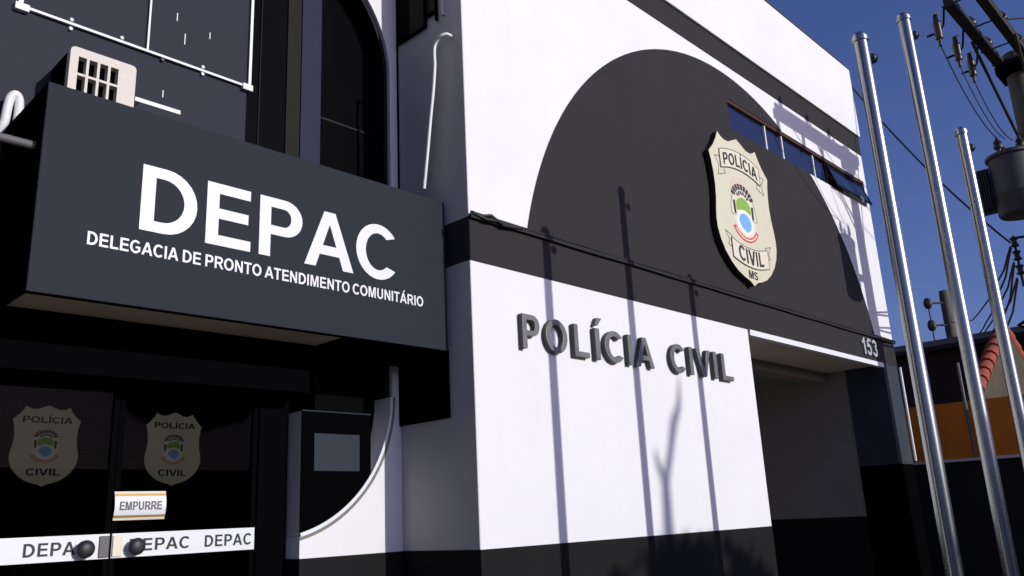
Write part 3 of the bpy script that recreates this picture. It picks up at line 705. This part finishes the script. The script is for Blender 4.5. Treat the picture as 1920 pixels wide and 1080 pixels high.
for i, (x, z) in enumerate(((5.8, 6.87), (6.6, 6.87), (7.3, 6.87))):
    wire((x, -2.245, z), (x + 5 + i, -9.5, 7.9), .25, .010, ('outer', 'middle', 'inner')[i] + ' wire leaving the crossarm of the near utility pole', group='crossarm wires')
for i, x in enumerate((5.55, 6.22, 6.76)):
    wire((x, -1.80, 6.30), (TX - .13 + i * .13, TY + .08 - i * .06, 5.63), .16, .007, ('left', 'middle', 'right')[i] + ' drop wire from the crossarm fuses down to the transformer', group='transformer drop wires')
# far pole
fp2 = thing('distant_utility_pole', 'distant dark utility pole with stacked insulators beyond the neighbouring roofs', 'utility pole', (FX, FY, 0))
MB().lathe((FX, FY, 0), [(.2, 0), (.145, 7.6), (.13, 7.75)], 12).build('shaft', 'concrete_pole', fp2, smooth=True)
for z in (7.35, 6.65, 5.9):
    MB().tube([(FX - .1, FY - .0, z), (FX - .45, FY + .35, z)], .03, 6).build('arm', 'cable', fp2)
    MB().tube([(FX - .47, FY + .37, z - .16), (FX - .47, FY + .37, z - .05), (FX - .47, FY + .37, z + .05), (FX - .47, FY + .37, z + .16)], [.08, .13, .13, .08], 8).build('insulator', 'cable', fp2)
MB().tube([(FX - .47, FY + .37, 5.4), (FX - .47, FY + .37, 7.5)], .02, 6).build('rod', 'cable', fp2)

# ------------------------------------------------------------------ boundary wall and neighbouring houses
bw = thing('boundary_wall', 'boundary wall right of the station, orange above and black below', 'wall', (8.6, 0, 0))
bx('orange_wall', 'orange_paint', bw, 8.5, 8.7, -1.6, 7, 2.0, 2.74)
bx('black_wall', 'dark_wall', bw, 8.5, 8.7, -1.6, 7, 0, 2.0)
bx('ledge', 'cabinet_side', bw, 8.46, 8.499, -1.6, 7, 1.965, 2.0)
ms = MB().tube([(8.44, -.56, 2.001), (8.44, -.56, 3.25)], .02, 8)
tag(ms.build('conduit_mast', 'grey_pipe', None, smooth=True, loc=(8.44, -.56, 2.001)), 'thin grey conduit mast against the orange boundary wall', 'pipe')
# house with gable facing the street
nh = thing('gable_house', 'small house with stained and shade-darkened beige gable edged with red clay tiles', 'house', (10.2, -.6, 0))
GX0, GX1, GY = 8.71, 12.6, -.72
gm = (GX0 + GX1) / 2; GZ = 2.86; GH = 3.96
MB().plate([[(GX0, 0), (GX1, 0), (GX1, GZ), (gm, GH), (GX0, GZ)]], front, GY, GY + .2).build('gable_wall', 'beige_wall', nh)  # dark beige colour holds both the gable's dirt and the shade on it
sl_ = math.hypot(gm - GX0, GH - GZ); ux, uz = (gm - GX0) / sl_, (GH - GZ) / sl_
for side in (0, 1):
    for i in range(8):
        s0, s1 = i * sl_ / 8, (i + 1) * sl_ / 8 + .04
        pts = []
        for s_, lift in ((s0, .07), (s1, .04)):
            x = GX0 + ux * s_; 
            if side: x = GX1 - ux * s_
            pts.append((x - (uz * lift if not side else -uz * lift) * .6, GY + .06, GZ + uz * s_ + ux * lift * .6))
        MB().tube(pts, [.105, .085], 10).build('ridge_tile', 'clay_tile', nh, smooth=True)
# brown building further back
bb = thing('brown_building', 'dark brown weathered building side behind the boundary wall', 'building', (14, 3, 0))
bx('wall', 'brown_brick', bb, 13.2, 19, -.45, 9, 0, 4.28)
q = MB().box(13.1, 19.1, -.55, 9.1, 4.285, 4.40); q.build('roof_edge', 'grey_pipe', bb)
bx('roof_slab', 'brown_brick', bb, 13.0, 19.2, -.6, 9.2, 4.2, 4.28)

# ------------------------------------------------------------------ unseen block on the left, added to keep sky light off the return wall
ln = thing('left_sky_blocker', 'unseen tall brown block added on the left to shade the side wall', 'building', (-8.5, -.8, 0))
bx('wall', 'brown_brick', ln, -13, -6.3, -2.7, .75, 0, 8.4)
bx('blocker_top', 'beige_wall', ln, -13.1, -6.2, -2.8, .75, 8.402, 8.6)
bx('blocker_panel', 'black_metal', ln, -6.299, -6.28, -2.2, -1.2, 0, 2.3)
# ------------------------------------------------------------------ across the street (behind the camera)
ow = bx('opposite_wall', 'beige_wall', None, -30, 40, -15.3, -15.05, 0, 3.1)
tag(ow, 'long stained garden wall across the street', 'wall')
# pruned tree: its limbs throw the soft shadow on the lower white wall
tr = thing('street_tree', 'pruned tree across the street throwing its branch shadow on the white wall', 'tree', (4.6, -12.14, 0))
def back(x, z, s_): return Vector((x, 0, z)) - SUN * s_
sT = 13.0
q = MB()
fork = back(2.10, 1.72, sT); low_ = back(2.06, 1.0, sT); base = Vector((low_.x + .1, low_.y, 0))
q.tube([base, base.lerp(low_, .5) + Vector((.05, 0, 0)), low_, fork], [.16, .12, .085, .06], 10)
q.tube([fork, back(2.22, 2.0, sT), back(2.30, 2.22, sT), back(2.40, 2.36, sT), back(2.46, 2.62, sT)], [.05, .045, .055, .04, .012], 8)
q.tube([fork, back(2.03, 1.85, sT), back(1.985, 1.98, sT)], [.045, .04, .02], 8)
for k_ in range(14):
    a_ = back(2.08 + random.uniform(-.1, .1), random.uniform(.2, .75), sT); e_ = a_ + Vector((random.uniform(-1.1, 1.3), random.uniform(-.6, .6), random.uniform(-.25, .4)))
    q.tube([low_.lerp(base, random.uniform(.05, .3)), a_.lerp(e_, .5) + Vector((0, 0, .1)), e_], [.04, .025, .01], 6)
q.build('trunk', 'bark', tr, smooth=True)
q = MB(); cc = back(2.3, .50, sT)
for k_ in range(7500):
    while True:
        d = Vector((random.uniform(-1, 1), random.uniform(-1, 1), random.uniform(-1, 1)))
        if d.length < 1: break
    c_ = cc + Vector((d.x * 1.55, d.y * .9, d.z * .72)); 
    if math.sin(c_.x * 5.1) * math.sin(c_.z * 6.3 + c_.y * 3) > .55: continue
    a_ = Vector((random.gauss(0, 1), random.gauss(0, 1), random.gauss(0, 1))).normalized(); b_ = a_.orthogonal().normalized(); l_ = random.uniform(.08, .17)
    q.add([c_, c_ + a_ * l_ * .5 + b_ * l_ * .3, c_ + a_ * l_, c_ + a_ * l_ * .5 - b_ * l_ * .3], [(0, 1, 2, 3)])
q.build('crown', 'leaf', tr)
